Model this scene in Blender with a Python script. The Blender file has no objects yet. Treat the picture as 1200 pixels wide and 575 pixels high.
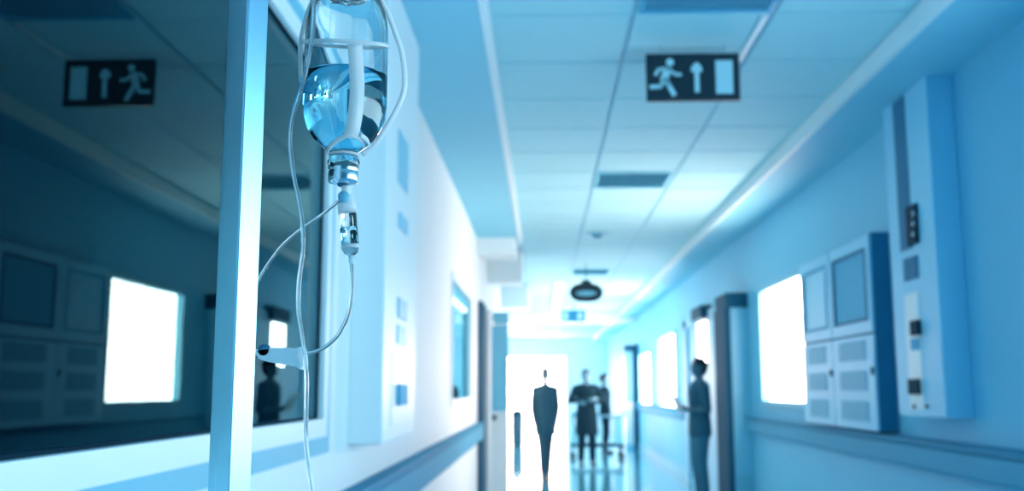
import bpy, bmesh, math, random
from mathutils import Vector, Matrix
random.seed(4)
S = bpy.context.scene
COL = S.collection
# ------------------------------------------------------------------ camera
F = 1156.0
PITCH = math.atan(167.5 / F)
YAW = math.atan(37 / F * math.cos(PITCH))
EYE = 1.43
cd = bpy.data.cameras.new('camera'); cam = bpy.data.objects.new('camera', cd); COL.objects.link(cam)
cam.location = (0, 0, EYE); cam.rotation_euler = (math.pi / 2 + PITCH, 0, YAW)
cd.sensor_width = 36; cd.lens = 36 * F / 1200; cd.clip_start = .05; cd.clip_end = 200
cd.dof.use_dof = True; cd.dof.focus_distance = .9; cd.dof.aperture_fstop = 6.0
S.camera = cam
# ------------------------------------------------------------------ world, light, exposure
w = bpy.data.worlds.new('world'); S.world = w; w.use_nodes = True
w.node_tree.nodes['Background'].inputs[0].default_value = (.01, .30, .56, 1)
w.node_tree.nodes['Background'].inputs[1].default_value = .8
WIN = 36.0          # daylight in the panes
S.view_settings.view_transform = 'Standard'; S.view_settings.look = 'None'
S.view_settings.exposure = -0.82; S.view_settings.gamma = 1.0; S.view_settings.use_curve_mapping = False
S.cycles.max_bounces = 14; S.cycles.transmission_bounces = 14; S.cycles.transparent_max_bounces = 16
S.cycles.diffuse_bounces = 6; S.cycles.use_denoising = True; S.cycles.sample_clamp_indirect = 6

# ------------------------------------------------------------------ picture -> place (sightlines of the camera met with planes of the building)
def sight(x, y):
    a, b = (x - 600) / F, -(y - 287.5) / F
    fy = math.cos(PITCH) - b * math.sin(PITCH); z = math.sin(PITCH) + b * math.cos(PITCH)
    return Vector((a * math.cos(YAW) - fy * math.sin(YAW), a * math.sin(YAW) + fy * math.cos(YAW), z))
def pY(x, y, Y): v = sight(x, y); return v * (Y / v.y) + Vector((0, 0, EYE))
def pX(x, y, X): v = sight(x, y); return v * (X / v.x) + Vector((0, 0, EYE))
def pZ(x, y, Z): v = sight(x, y); return v * ((Z - EYE) / v.z) + Vector((0, 0, EYE))

# ------------------------------------------------------------------ materials
def mat(name, color, rough=.5, metal=0, spec=.5, noise=0, nscale=8, emit=0, ecol=None, trans=0, ior=1.45, bump=0, coat=0):
    m = bpy.data.materials.new(name); m.use_nodes = True; nt = m.node_tree
    b = nt.nodes['Principled BSDF']; c = (*color, 1)
    b.inputs['Base Color'].default_value = c; b.inputs['Roughness'].default_value = rough
    b.inputs['Metallic'].default_value = metal; b.inputs['Specular IOR Level'].default_value = spec
    b.inputs['Transmission Weight'].default_value = trans; b.inputs['IOR'].default_value = ior
    b.inputs['Coat Weight'].default_value = coat
    if emit:
        b.inputs['Emission Color'].default_value = (*(ecol or color), 1); b.inputs['Emission Strength'].default_value = emit
    if noise or bump:
        tc = nt.nodes.new('ShaderNodeTexCoord'); n = nt.nodes.new('ShaderNodeTexNoise'); n.inputs['Scale'].default_value = nscale
        n.inputs['Detail'].default_value = 4
        nt.links.new(tc.outputs['Object'], n.inputs['Vector'])
        if noise:
            mx = nt.nodes.new('ShaderNodeMix'); mx.data_type = 'RGBA'
            mx.inputs[6].default_value = tuple(q * (1 - noise) for q in color) + (1,)
            mx.inputs[7].default_value = tuple(min(1, q * (1 + noise)) for q in color) + (1,)
            nt.links.new(n.outputs['Fac'], mx.inputs[0]); nt.links.new(mx.outputs[2], b.inputs['Base Color'])
        if bump:
            bp = nt.nodes.new('ShaderNodeBump'); bp.inputs['Strength'].default_value = bump; bp.inputs['Distance'].default_value = .002
            nt.links.new(n.outputs['Fac'], bp.inputs['Height']); nt.links.new(bp.outputs['Normal'], b.inputs['Normal'])
    return m
M = {}
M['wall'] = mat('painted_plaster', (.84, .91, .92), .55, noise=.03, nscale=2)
M['wallblue'] = mat('blue_painted_plaster', (.15, .56, .78), .55, noise=.03, nscale=2)  # dimmer, bluer light of the right wall put into the plaster colour
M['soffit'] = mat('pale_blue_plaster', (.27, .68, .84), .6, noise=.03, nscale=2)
M['white'] = mat('white_enamel', (.84, .92, .94), .35, noise=.02, nscale=3)
M['tile'] = mat('ceiling_tile', (.42, .77, .86), .8, noise=.04, nscale=30, bump=.2)
M['tbar'] = mat('ceiling_rail', (.30, .60, .75), .5, noise=.03)
M['fascia'] = mat('ceiling_edge_strip', (.85, .95, .98), .5, noise=.02)
M['floor'] = mat('polished_vinyl', (.12, .44, .60), .09, noise=.08, nscale=1.5, coat=.3)
M['rail'] = mat('blue_bumper_rail', (.08, .38, .56), .6, spec=.2, noise=.05, nscale=5)
M['raildark'] = mat('blue_rail_grip', (.03, .26, .42), .6, spec=.2, noise=.05, nscale=5)
M['edgeblue'] = mat('dark_blue_door_edge', (.008, .09, .16), .7, spec=.15, noise=.05, nscale=5)
M['trim'] = mat('blue_trim', (.18, .54, .70), .45, noise=.05, nscale=5)
M['panelblue'] = mat('pale_blue_laminate', (.20, .58, .76), .4, noise=.03, nscale=4)
M['darkmetal'] = mat('dark_metal', (.003, .04, .07), .7, spec=.15, noise=.1)
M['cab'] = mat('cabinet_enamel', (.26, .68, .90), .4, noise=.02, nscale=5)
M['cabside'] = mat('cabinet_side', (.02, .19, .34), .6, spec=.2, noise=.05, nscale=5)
M['grille'] = mat('vent_grille', (.10, .46, .68), .6, spec=.2, noise=.06)
M['vent'] = mat('vent_enamel', (.22, .66, .82), .6, noise=.03)
M['black'] = mat('sign_board', (.006, .028, .045), .45, noise=.1)
M['signlight'] = mat('sign_pictogram', (.42, .76, .86), .5, noise=.03, emit=.12, ecol=(.3, .7, .85))
M['daylight'] = mat('frosted_daylight', (.9, .97, 1), .5, noise=.01, emit=WIN, ecol=(1, .74, .63))
M['daylight_left'] = mat('side_daylight', (.9, .97, 1), .5, noise=.01, emit=3.5, ecol=(1, .74, .63))  # glow of the two hidden windows added on the left
M['daylight_near'] = mat('near_daylight', (.9, .97, 1), .5, noise=.01, emit=10, ecol=(.62, .86, .96))  # unseen near window, tinted to light left wall, pole and straps
M['daylight2'] = mat('far_daylight', (.9, .97, 1), .5, noise=.01, emit=WIN, ecol=(1, .74, .63))
M['tube'] = mat('lamp_tube', (.9, .97, 1), .5, noise=.01, emit=12, ecol=(.85, .97, 1))
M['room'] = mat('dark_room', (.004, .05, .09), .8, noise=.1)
M['gasket'] = mat('rubber_gasket', (.003, .025, .045), .8, spec=.05, noise=.1)
M['skin'] = mat('skin', (.05, .16, .23), .5, noise=.06, nscale=20)  # backlit darkness of the figures put into the skin colour
M['hair'] = mat('hair', (.004, .015, .025), .6, noise=.2, nscale=60)
M['navy'] = mat('dark_navy_cloth', (.018, .085, .13), .85, noise=.15, nscale=40)
M['dark_scrub'] = mat('dark_scrub_cloth', (.004, .022, .038), .9, spec=.1, noise=.12, nscale=40)
M['blue_cloth'] = mat('blue_scrub_cloth', (.02, .12, .19), .85, noise=.12, nscale=40)
M['mid_cloth'] = mat('mid_blue_cloth', (.04, .19, .29), .85, noise=.12, nscale=40)
M['shoe'] = mat('shoe_leather', (.01, .04, .06), .4, noise=.1)
M['paper'] = mat('paper', (.85, .93, .96), .6, noise=.02)
def milky(name, c, tr):
    m = bpy.data.materials.new(name); m.use_nodes = True; nt = m.node_tree; b = nt.nodes['Principled BSDF']; o = nt.nodes['Material Output']
    b.inputs['Base Color'].default_value = (*c, 1); b.inputs['Roughness'].default_value = .3
    t = nt.nodes.new('ShaderNodeBsdfTranslucent'); t.inputs[0].default_value = (*c, 1); x = nt.nodes.new('ShaderNodeMixShader'); x.inputs[0].default_value = tr
    n = nt.nodes.new('ShaderNodeTexNoise'); n.inputs['Scale'].default_value = 120; bp = nt.nodes.new('ShaderNodeBump'); bp.inputs['Strength'].default_value = .1; bp.inputs['Distance'].default_value = .0005
    nt.links.new(n.outputs['Fac'], bp.inputs['Height']); nt.links.new(bp.outputs[0], b.inputs['Normal'])
    nt.links.new(b.outputs[0], x.inputs[1]); nt.links.new(t.outputs[0], x.inputs[2]); nt.links.new(x.outputs[0], o.inputs[0]); return m
M['plastic_white'] = milky('milky_plastic', (.97, .99, 1), .4)
M['plastic_milk'] = milky('translucent_plastic', (.85, .97, 1), .45)
M['chamber_liquid'] = mat('chamber_liquid', (.70, .93, .98), 0, noise=.01, trans=1, ior=1.16)
M['tubing'] = mat('clear_tubing', (.80, .95, 1), .04, noise=.01, trans=.85, ior=1.42)
M['glass'] = mat('bottle_glass', (.93, .985, 1), 0, noise=.005, trans=1, ior=1.5)
M['chamber'] = mat('chamber_plastic', (.93, .985, 1), .02, noise=.005, trans=1, ior=1.10)
M['liquid'] = mat('saline', (.32, .76, .91), 0, noise=.01, trans=1, ior=1.33)
M['alu'] = mat('crimped_aluminium', (.62, .80, .88), .25, metal=1, noise=.04, nscale=80)
M['stopper'] = mat('rubber_stopper', (.03, .16, .26), .6, noise=.1)
M['trolley'] = mat('trolley_steel', (.10, .30, .42), .35, metal=.6, noise=.05)
M['mattress'] = mat('mattress_cover', (.10, .34, .48), .6, noise=.05)
# brushed steel
m = mat('brushed_steel', (.36, .74, .90), .3, metal=1); nt = m.node_tree; b = nt.nodes['Principled BSDF']
tc = nt.nodes.new('ShaderNodeTexCoord'); mp = nt.nodes.new('ShaderNodeMapping'); mp.inputs['Scale'].default_value = (900, 900, 3)
n = nt.nodes.new('ShaderNodeTexNoise'); n.inputs['Scale'].default_value = 1; n.inputs['Detail'].default_value = 5
rp = nt.nodes.new('ShaderNodeMapRange'); rp.inputs[3].default_value = .22; rp.inputs[4].default_value = .42
nt.links.new(tc.outputs['Object'], mp.inputs[0]); nt.links.new(mp.outputs[0], n.inputs['Vector'])
nt.links.new(n.outputs['Fac'], rp.inputs[0]); nt.links.new(rp.outputs[0], b.inputs['Roughness'])
bp = nt.nodes.new('ShaderNodeBump'); bp.inputs['Strength'].default_value = .12; bp.inputs['Distance'].default_value = .0004
nt.links.new(n.outputs['Fac'], bp.inputs['Height']); nt.links.new(bp.outputs[0], b.inputs['Normal'])
M['steel'] = m
# window glass: see-through with real reflection
def glassmat(name, tint, ior=1.55):
    m = bpy.data.materials.new(name); m.use_nodes = True; nt = m.node_tree
    for q in list(nt.nodes): nt.nodes.remove(q)
    o = nt.nodes.new('ShaderNodeOutputMaterial'); t = nt.nodes.new('ShaderNodeBsdfTransparent'); g = nt.nodes.new('ShaderNodeBsdfGlossy')
    fr = nt.nodes.new('ShaderNodeFresnel'); mx = nt.nodes.new('ShaderNodeMixShader')
    t.inputs[0].default_value = (*tint, 1); g.inputs['Roughness'].default_value = 0; g.inputs[0].default_value = (.55, .92, 1, 1); fr.inputs[0].default_value = ior
    nt.links.new(fr.outputs[0], mx.inputs[0]); nt.links.new(t.outputs[0], mx.inputs[1]); nt.links.new(g.outputs[0], mx.inputs[2]); nt.links.new(mx.outputs[0], o.inputs[0])
    return m
M['pane'] = glassmat('window_glass', (.55, .75, .82))

# ------------------------------------------------------------------ mesh helpers
class MB:
    def __init__(s): s.bm = bmesh.new(); s.mats = []
    def mi(s, m):
        if m is None: return 0
        if m not in s.mats: s.mats.append(m)
        return s.mats.index(m)
    def box(s, x0, x1, y0, y1, z0, z1, m=None):
        if x0 > x1: x0, x1 = x1, x0
        if y0 > y1: y0, y1 = y1, y0
        if z0 > z1: z0, z1 = z1, z0
        v = [s.bm.verts.new(p) for p in ((x0, y0, z0), (x1, y0, z0), (x1, y1, z0), (x0, y1, z0), (x0, y0, z1), (x1, y0, z1), (x1, y1, z1), (x0, y1, z1))]
        k = s.mi(m)
        for f in ((0, 3, 2, 1), (4, 5, 6, 7), (0, 1, 5, 4), (1, 2, 6, 5), (2, 3, 7, 6), (3, 0, 4, 7)):
            s.bm.faces.new([v[i] for i in f]).material_index = k
        return s
    def prism(s, pts, d, m=None):
        """closed outline pts (Vectors) pushed along the vector d"""
        k = s.mi(m); a = [s.bm.verts.new(p) for p in pts]; c = [s.bm.verts.new(Vector(p) + d) for p in pts]; n = len(pts)
        s.bm.faces.new(a).material_index = k; s.bm.faces.new(c[::-1]).material_index = k
        for i in range(n): s.bm.faces.new((a[i], c[i], c[(i + 1) % n], a[(i + 1) % n])).material_index = k
        return s
    def lathe(s, prof, seg=48, o=(0, 0, 0), m=None, cap=True, ax=None):
        """prof: list of (r, z); turned about z, optionally re-aimed by the matrix ax"""
        k = s.mi(m); o = Vector(o); rings = []
        T = (lambda v: (ax @ v) + o) if ax else (lambda v: v + o)
        for r, z in prof:
            if r < 1e-6: rings.append([s.bm.verts.new(T(Vector((0, 0, z))))])
            else: rings.append([s.bm.verts.new(T(Vector((r * math.cos(6.283185 * i / seg), r * math.sin(6.283185 * i / seg), z)))) for i in range(seg)])
        for a, c in zip(rings, rings[1:]):
            for i in range(seg):
                j = (i + 1) % seg
                if len(a) == 1 and len(c) == 1: continue
                vs = [a[0], c[j], c[i]] if len(a) == 1 else ([a[i], a[j], c[0]] if len(c) == 1 else [a[i], a[j], c[j], c[i]])
                f = s.bm.faces.new(vs); f.material_index = k; f.smooth = True
        if cap:
            for r in (rings[0], rings[-1]):
                if len(r) > 1: s.bm.faces.new(r).material_index = k
        return s
    def tube(s, pts, r, seg=12, m=None, radii=None):
        k = s.mi(m); pts = [Vector(p) for p in pts]; rings = []; up = None
        for i, p in enumerate(pts):
            t = (pts[min(i + 1, len(pts) - 1)] - pts[max(i - 1, 0)]).normalized()
            if up is None: up = Vector((0, 1, 0)) if abs(t.y) < .9 else Vector((1, 0, 0))
            u = (up - t * up.dot(t)).normalized(); up = u; v = t.cross(u); rr = radii[i] if radii else r
            rings.append([s.bm.verts.new(p + (u * math.cos(6.283185 * q / seg) + v * math.sin(6.283185 * q / seg)) * rr) for q in range(seg)])
        for a, c in zip(rings, rings[1:]):
            for i in range(seg):
                f = s.bm.faces.new((a[i], a[(i + 1) % seg], c[(i + 1) % seg], c[i])); f.material_index = k; f.smooth = True
        for r_ in (rings[0], rings[-1]): s.bm.faces.new(r_).material_index = k
        return s
    def strap(s, pts, wd, th, wdir, m=None):
        """flat band along pts; wdir = width direction(s)"""
        k = s.mi(m); pts = [Vector(p) for p in pts]; R = []
        for i, p in enumerate(pts):
            t = (pts[min(i + 1, len(pts) - 1)] - pts[max(i - 1, 0)]).normalized()
            wv = Vector(wdir[i] if isinstance(wdir, list) else wdir); wv = (wv - t * wv.dot(t)).normalized(); nv = t.cross(wv)
            W = wd[i] if isinstance(wd, list) else wd
            R.append([s.bm.verts.new(p + wv * (W / 2) * a + nv * (th / 2) * b_) for a, b_ in ((-1, -1), (1, -1), (1, 1), (-1, 1))])
        for a, c in zip(R, R[1:]):
            for i in range(4):
                f = s.bm.faces.new((a[i], a[(i + 1) % 4], c[(i + 1) % 4], c[i])); f.material_index = k; f.smooth = i in (0, 2)
        for r_ in (R[0], R[-1]): s.bm.faces.new(r_).material_index = k
        return s
    def build(s, name, material, parent=None, bevel=0, origin=None):
        bmesh.ops.recalc_face_normals(s.bm, faces=s.bm.faces)
        me = bpy.data.meshes.new(name)
        off = Vector((0, 0, 0)); q = parent
        while q is not None:
            if q.get('_o') is not None: off = Vector(q['_o']); break
            q = q.parent
        if origin is not None: off = Vector(origin)
        bmesh.ops.translate(s.bm, vec=-off, verts=s.bm.verts)
        s.bm.to_mesh(me); s.bm.free()
        ms = s.mats or [material]
        for q in ms: me.materials.append(M[q] if isinstance(q, str) else q)
        o = bpy.data.objects.new(name, me); COL.objects.link(o)
        if parent is not None: o.parent = parent
        if origin is not None: o.location = off if parent is None else off - Vector(parent['_o'])
        if bevel:
            bv = o.modifiers.new('bevel', 'BEVEL'); bv.width = bevel; bv.segments = 2; bv.limit_method = 'ANGLE'
        return o
def tag(o, label=None, cat=None, group=None, kind=None):
    if label: o['label'] = label
    if cat: o['category'] = cat
    if group: o['group'] = group
    if kind: o['kind'] = kind
    return o
ROOTS = []
def empty(name, loc, label=None, cat=None, group=None, kind=None):
    o = bpy.data.objects.new(name, None); COL.objects.link(o); o.location = loc; o.empty_display_size = .1
    o['_o'] = list(loc); ROOTS.append(o)
    return tag(o, label, cat, group, kind)
def spline(pts, n=10):
    P = [Vector(p) for p in pts]; P = [P[0] * 2 - P[1]] + P + [P[-1] * 2 - P[-2]]; out = []
    for i in range(1, len(P) - 2):
        for k in range(n):
            t = k / n; a, b_, c, d = P[i - 1], P[i], P[i + 1], P[i + 2]
            out.append(.5 * ((2 * b_) + (c - a) * t + (2 * a - 5 * b_ + 4 * c - d) * t * t + (3 * b_ - a - 3 * c + d) * t ** 3))
    out.append(P[-2]); return out

# ------------------------------------------------------------------ the building
XL, XR, HC, HS = -.765, 2.30, 3.28, 3.17     # side walls, ceiling, soffits
SL, SR = -.27, 1.845                         # soffit edges
YB, YF = -3.0, 36.7                          # open behind the camera, end wall
XW = -2.6                                    # the hall widens on the left past Y=20
def struct(name, mb, m, bevel=0, label=None):
    o = mb.build(name, m, None, bevel); return tag(o, label, None, None, 'structure')
struct('floor', MB().box(XW, XR + .2, YB, YF + 1.5, -.1, 0), 'floor')
# ceiling: tiles with recessed rails between, one mesh
mb = MB(); mb.box(XW, XR + .2, YB, YF + 1.5, HC + .012, HC + .15, 'tbar')
xs = [SL, .455, 1.15, SR]; ys = [4.733 + .722 * k for k in range(-11, 45)]
for i in range(3):
    for k in range(len(ys) - 1):
        mb.box(xs[i] + .014, xs[i + 1] - .014, ys[k] + .012, ys[k + 1] - .012, HC, HC + .02, 'tile')
struct('ceiling', mb, 'tile')
# lower side soffits with a light edge strip
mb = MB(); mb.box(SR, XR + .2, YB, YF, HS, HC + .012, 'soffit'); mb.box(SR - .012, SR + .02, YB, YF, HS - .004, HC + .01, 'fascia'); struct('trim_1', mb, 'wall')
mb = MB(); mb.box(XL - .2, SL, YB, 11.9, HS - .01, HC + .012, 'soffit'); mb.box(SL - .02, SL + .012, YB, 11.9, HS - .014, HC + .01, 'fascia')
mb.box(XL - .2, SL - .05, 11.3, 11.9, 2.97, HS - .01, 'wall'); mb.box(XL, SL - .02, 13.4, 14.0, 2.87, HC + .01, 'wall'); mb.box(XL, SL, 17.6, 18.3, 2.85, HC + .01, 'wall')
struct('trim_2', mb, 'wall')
mb = MB(); mb.box(XW, XR, 24.4, 24.9, 3.06, HC + .01, 'wall'); struct('trim_3', mb, 'wall')

# left wall with the big internal window (Y .6-3.34, Z 1.327-2.51)
WY0, WY1, WZ0, WZ1 = .58, 3.44, 1.30, 2.54
D2 = (8.2, 10.35, 1.32, 2.36)
mb = MB(); T = .14
mb.box(XL - T, XL, YB, 20, 0, WZ0); mb.box(XL - T, XL, YB, 20, WZ1, HC); mb.box(XL - T, XL, YB, WY0, WZ0, WZ1); mb.box(XL - T, XL, WY1, D2[0], WZ0, WZ1)
mb.box(XL - T, XL, D2[0], D2[1], WZ0, D2[2]); mb.box(XL - T, XL, D2[0], D2[1], D2[3], WZ1); mb.box(XL - T, XL, D2[1], 14.2, WZ0, WZ1); mb.box(XL - T, XL, 19.4, 20, WZ0, WZ1)
mb.box(XW, XL, 20, 20.14, 0, HC); mb.box(XW - .1, XW, 20, YF + .2, 0, .9); mb.box(XW - .1, XW, 20, YF + .2, 2.7, HC); mb.box(XW - .1, XW, 20, 21.5, .9, 2.7); mb.box(XW - .1, XW, 35, YF + .2, .9, 2.7)
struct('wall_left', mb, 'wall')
# right wall with the window niches cut
WR = [(-1.2, 4.3, 1.00, 2.20), (8.62, 10.42, 1.30, 2.43), (17.3, 19.7, 1.10, 2.40), (21.4, 23.7, 1.05, 2.20)]
mb = MB(); y = YB
for a in WR:
    mb.box(XR, XR + .2, y, a[0], 0, HC); mb.box(XR, XR + .2, a[0], a[1], 0, a[2]); mb.box(XR, XR + .2, a[0], a[1], a[3], HC); y = a[1]
mb.box(XR, XR + .2, y, YF, 0, HC)
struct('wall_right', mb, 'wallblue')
# end wall round the wide glazed exit
gx0, gx1, gz = pY(592, 450, YF).x, pY(664, 450, YF).x, pY(630, 417, YF).z
mb = MB(); mb.box(XW, gx0, YF, YF + .2, 0, HC); mb.box(gx1, XR, YF, YF + .2, 0, HC); mb.box(gx0, gx1, YF, YF + .2, gz, HC)
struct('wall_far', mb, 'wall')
d = empty('door_1', ((gx0 + gx1) / 2, YF + .1, 0), kind='structure', label='wide bright glazed exit at the far end of the corridor')
MB().box(gx0 + .03, gx1 - .03, YF + .08, YF + .1, .02, gz - .03).build('glazing', 'daylight2', d)
mb = MB()
for a in (gx0, gx1 - .05): mb.box(a, a + .05, YF + .02, YF + .14, 0, gz)
mb.box(gx0, gx1, YF + .02, YF + .14, gz - .05, gz); mb.build('door_frame', 'white', d)
# dark room behind the internal window
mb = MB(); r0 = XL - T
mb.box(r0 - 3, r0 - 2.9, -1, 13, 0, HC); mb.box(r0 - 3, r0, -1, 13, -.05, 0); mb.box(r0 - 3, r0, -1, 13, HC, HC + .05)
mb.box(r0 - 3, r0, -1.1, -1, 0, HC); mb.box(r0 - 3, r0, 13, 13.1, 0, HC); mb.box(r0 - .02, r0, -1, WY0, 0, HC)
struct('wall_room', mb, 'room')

def frame_ring(mb, X0, X1, y0, y1, z0, z1, wd, m=None):
    mb.box(X0, X1, y0, y1, z0, z0 + wd, m); mb.box(X0, X1, y0, y1, z1 - wd, z1, m)
    mb.box(X0, X1, y0, y0 + wd, z0 + wd, z1 - wd, m); mb.box(X0, X1, y1 - wd, y1, z0 + wd, z1 - wd, m)
# window_1: large internal window beside the pole
w1 = empty('window_1', (XL, 2, WZ0), kind='structure', label='large dark internal window in the left wall behind the steel pole')
mb = MB(); frame_ring(mb, XL - .028, XL + .006, WY0 - .07, 3.43 + .062, 1.265, 2.575, .062); mb.build('window_frame', 'white', w1, .002)
mb = MB(); frame_ring(mb, XL - .01, XL + .003, WY0 - .13, 3.43 + .12, 1.207, 2.633, .058); mb.build('outer_trim', 'trim', w1)
mb = MB(); frame_ring(mb, XL - .022, XL - .014, WY0 - .01, 3.434, 1.323, 2.517, .012); g = mb.build('gasket', 'gasket', w1)
MB().box(XL - .026, XL - .020, WY0 - .005, 3.436, 1.317, 2.523).build('window_pane', 'pane', w1)
# window_2: second internal window down the left wall
w2 = empty('window_2', (XL, 9.3, 1.32), kind='structure', label='smaller internal window further down the left wall')
mb = MB(); frame_ring(mb, XL - .03, XL + .015, D2[0] - .04, D2[1] + .04, D2[2] - .04, D2[3] + .04, .06); mb.build('window_frame', 'white', w2, .002)
MB().box(XL - .02, XL - .014, D2[0], D2[1], D2[2], D2[3]).build('window_pane', 'pane', w2)
MB().box(XL - .06, XL - .05, D2[0], D2[1], D2[2], D2[3]).build('blind', 'panelblue', w2)
w3 = empty('window_3', (XL, 16.8, 1.3), kind='structure', label='bright window in the left wall beyond the open door')  # added behind the door leaf to light right wall and ceiling
mb = MB(); frame_ring(mb, XL - .06, XL + .015, 14.15, 19.45, WZ0 - .04, WZ1 + .04, .06); mb.build('window_frame', 'white', w3, .002)
MB().box(XL - .06, XL - .05, 14.2, 19.4, WZ0, WZ1).build('window_pane', 'daylight_left', w3)
w3 = empty('window_8', (XW, 28, .9), kind='structure', label='long bright window of the wide hall at the far end')  # added where the camera cannot see it, to whiten the far end
mb = MB(); frame_ring(mb, XW - .06, XW + .015, 21.45, 35.05, .86, 2.74, .06); mb.build('window_frame', 'white', w3, .002)
MB().box(XW - .06, XW - .05, 21.5, 35, .9, 2.7).build('window_pane', 'daylight_left', w3)
# daylight windows in the right wall; the first is unseen, shaped for its light
for k, (y0, y1, z0, z1) in enumerate(WR):
    wn = empty('window_%d' % (k + 4), (XR, (y0 + y1) / 2, z0), kind='structure',
               label=['near bright window on the right wall, outside the picture', 'bright square window beside the double wall cabinet', 'bright window past the doorway on the right wall', 'furthest bright window on the right wall'][k])
    mb = MB(); frame_ring(mb, XR - .03, XR + .06, y0 - .05, y1 + .05, z0 - .05, z1 + .05, .06); mb.build('window_frame', 'trim', wn, .003)
    MB().box(XR + .05, XR + .06, y0, y1, z0, z1).build('window_pane', 'daylight_near' if k == 0 else 'daylight', wn)
# skirting
struct('baseboard_right', MB().box(XR - .02, XR + .01, 1, YF, 0, .15), 'trim')
struct('baseboard_left', MB().box(XL - .01, XL + .02, 1, 20, 0, .15), 'trim')

# ------------------------------------------------------------------ bumper rails
def rail(x0, x1, y0, y1, z0, z1, label):
    r = empty('handrail', ((x0 + x1) / 2, y0, z0), label, 'handrail')
    s_ = 1 if x1 > x0 else -1
    pr = [(x0, z0), (x1 - .012 * s_, z0), (x1, z0 + .02), (x1, z1 - .05), (x1 - .012 * s_, z1 - .04), (x0, z1 - .04)]
    MB().prism([Vector((a, y0, c)) for a, c in pr], Vector((0, y1 - y0, 0))).build('bumper_board', 'rail', r, .003)
    MB().box(x0, x1 + .008 * s_, y0, y1, z1 - .04, z1).build('grip', 'raildark', r, .006)
rail(XL, -.69, 1.0, 11.5, .855, 1.05, 'blue bumper handrail along the left wall below the big window')
rail(XR, 2.22, 1.0, 11.05, .955, 1.135, 'blue bumper handrail along the right wall under the cabinet')
rail(XR, 2.22, 16.2, 24.0, .93, 1.10, 'far blue handrail on the right wall under the distant windows')

# ------------------------------------------------------------------ service columns
def plate(parent, name, X, px0, py0, px1, py1, th, m, bev=.002):
    """flat fitting on the plane X, corners given by their sightlines"""
    a, c = pX(px0, py0, X), pX(px1, py1, X)
    return MB().box(X - (th if X > 0 else 0), X + (0 if X > 0 else th), min(a.y, c.y), max(a.y, c.y), min(a.z, c.z), max(a.z, c.z)).build(name, m, parent, bev)
CX = 2.15
c = empty('service_column', (2.22, 5.8, 1.27), 'tall pale service column with dark sockets on the right wall', 'service column')
mb = MB(); y0, y1 = 5.42, 6.12
MB().box(CX, XR, y0, y1, 1.27, HS).build('casing', 'cab', c, .006)
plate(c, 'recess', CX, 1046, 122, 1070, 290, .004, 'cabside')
sb = plate(c, 'switch_block', CX - .002, 1064, 243, 1078, 284, .02, 'darkmetal', .004)
for yy in (250, 262, 274):
    q = pX(1071, yy, CX - .022); MB().lathe([(0, 0), (.012, 0), (.012, .008), (0, .01)], 20, q, ax=Matrix.Rotation(-math.pi / 2, 3, 'Y')).build('knob', 'alu', sb)
plate(c, 'socket_plate', CX, 1060, 304, 1077, 325, .01, 'cabside')
plate(c, 'cover_plate', CX, 1060, 345, 1084, 480, .004, 'white')
s2 = plate(c, 'socket', CX - .004, 1070, 376, 1080, 392, .025, 'darkmetal', .005)
plate(c, 'socket_plate', CX - .004, 1068, 397, 1078, 409, .008, 'grille')
s3 = plate(c, 'socket', CX - .004, 1067, 444, 1080, 462, .02, 'darkmetal', .005)
for xx in (1072, 1087):
    q = pX(xx, 476, CX - .004); MB().lathe([(0, 0), (.011, 0), (.011, .01), (0, .012)], 20, q, ax=Matrix.Rotation(-math.pi / 2, 3, 'Y')).build('gas_outlet', 'darkmetal', c)
CL = -.63
c = empty('service_column', (-.7, 4.3, 1.215), 'tall white service column on the left wall right of the bottle', 'service column')
MB().box(XL, CL, 3.89, 4.85, 1.215, HS - .01).build('casing', 'white', c, .006)
plate(c, 'recess', CL, 467, 150, 477, 228, .004, 'panelblue')
plate(c, 'socket_plate', CL, 467, 248, 476, 276, .008, 'panelblue')
plate(c, 'socket_plate', CL, 466, 348, 475, 376, .008, 'panelblue')
plate(c, 'cover_plate', CL, 465, 380, 474, 405, .006, 'cab')
plate(c, 'cover_plate', CL, 459, 412, 480, 494, .004, 'white')
plate(c, 'socket', CL + .004, 465, 450, 473, 474, .02, 'grille', .005)

# ------------------------------------------------------------------ double wall cabinet
cx = 2.17
c = empty('wall_cabinet', (2.24, 7.4, 1.15), 'double grey metal wall cabinet with grilled doors, left of the right service column', 'cabinet')
cy0, cys, cy1, cz0, cz1, czm = 6.56, 7.50, 8.36, 1.15, 2.46, 1.79
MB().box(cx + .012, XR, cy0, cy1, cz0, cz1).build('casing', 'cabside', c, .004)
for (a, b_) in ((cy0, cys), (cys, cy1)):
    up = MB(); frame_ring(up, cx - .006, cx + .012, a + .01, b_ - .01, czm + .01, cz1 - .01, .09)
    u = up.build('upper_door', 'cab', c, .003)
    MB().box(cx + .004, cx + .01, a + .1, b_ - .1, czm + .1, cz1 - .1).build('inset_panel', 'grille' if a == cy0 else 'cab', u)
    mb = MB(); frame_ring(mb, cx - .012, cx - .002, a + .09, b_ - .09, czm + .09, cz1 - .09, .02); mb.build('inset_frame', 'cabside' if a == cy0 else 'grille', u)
    lo = MB().box(cx - .006, cx + .012, a + .01, b_ - .01, cz0 + .005, czm - .005).build('lower_door', 'cab', c, .003)
    for k in range(3):
        z = cz0 + .06 + k * .205; g = MB(); g.box(cx - .009, cx - .005, a + .17, b_ - .17, z, z + .135, 'grille')
        for q in range(7): g.box(cx - .012, cx - .009, a + .17, b_ - .17, z + .008 + q * .018, z + .016 + q * .018, 'trim')
        g.build('vent_grille', 'grille', lo)
    MB().box(cx - .02, cx - .006, a + .03, a + .05, czm - .27, czm - .22).build('latch', 'darkmetal', lo, .002)

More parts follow.
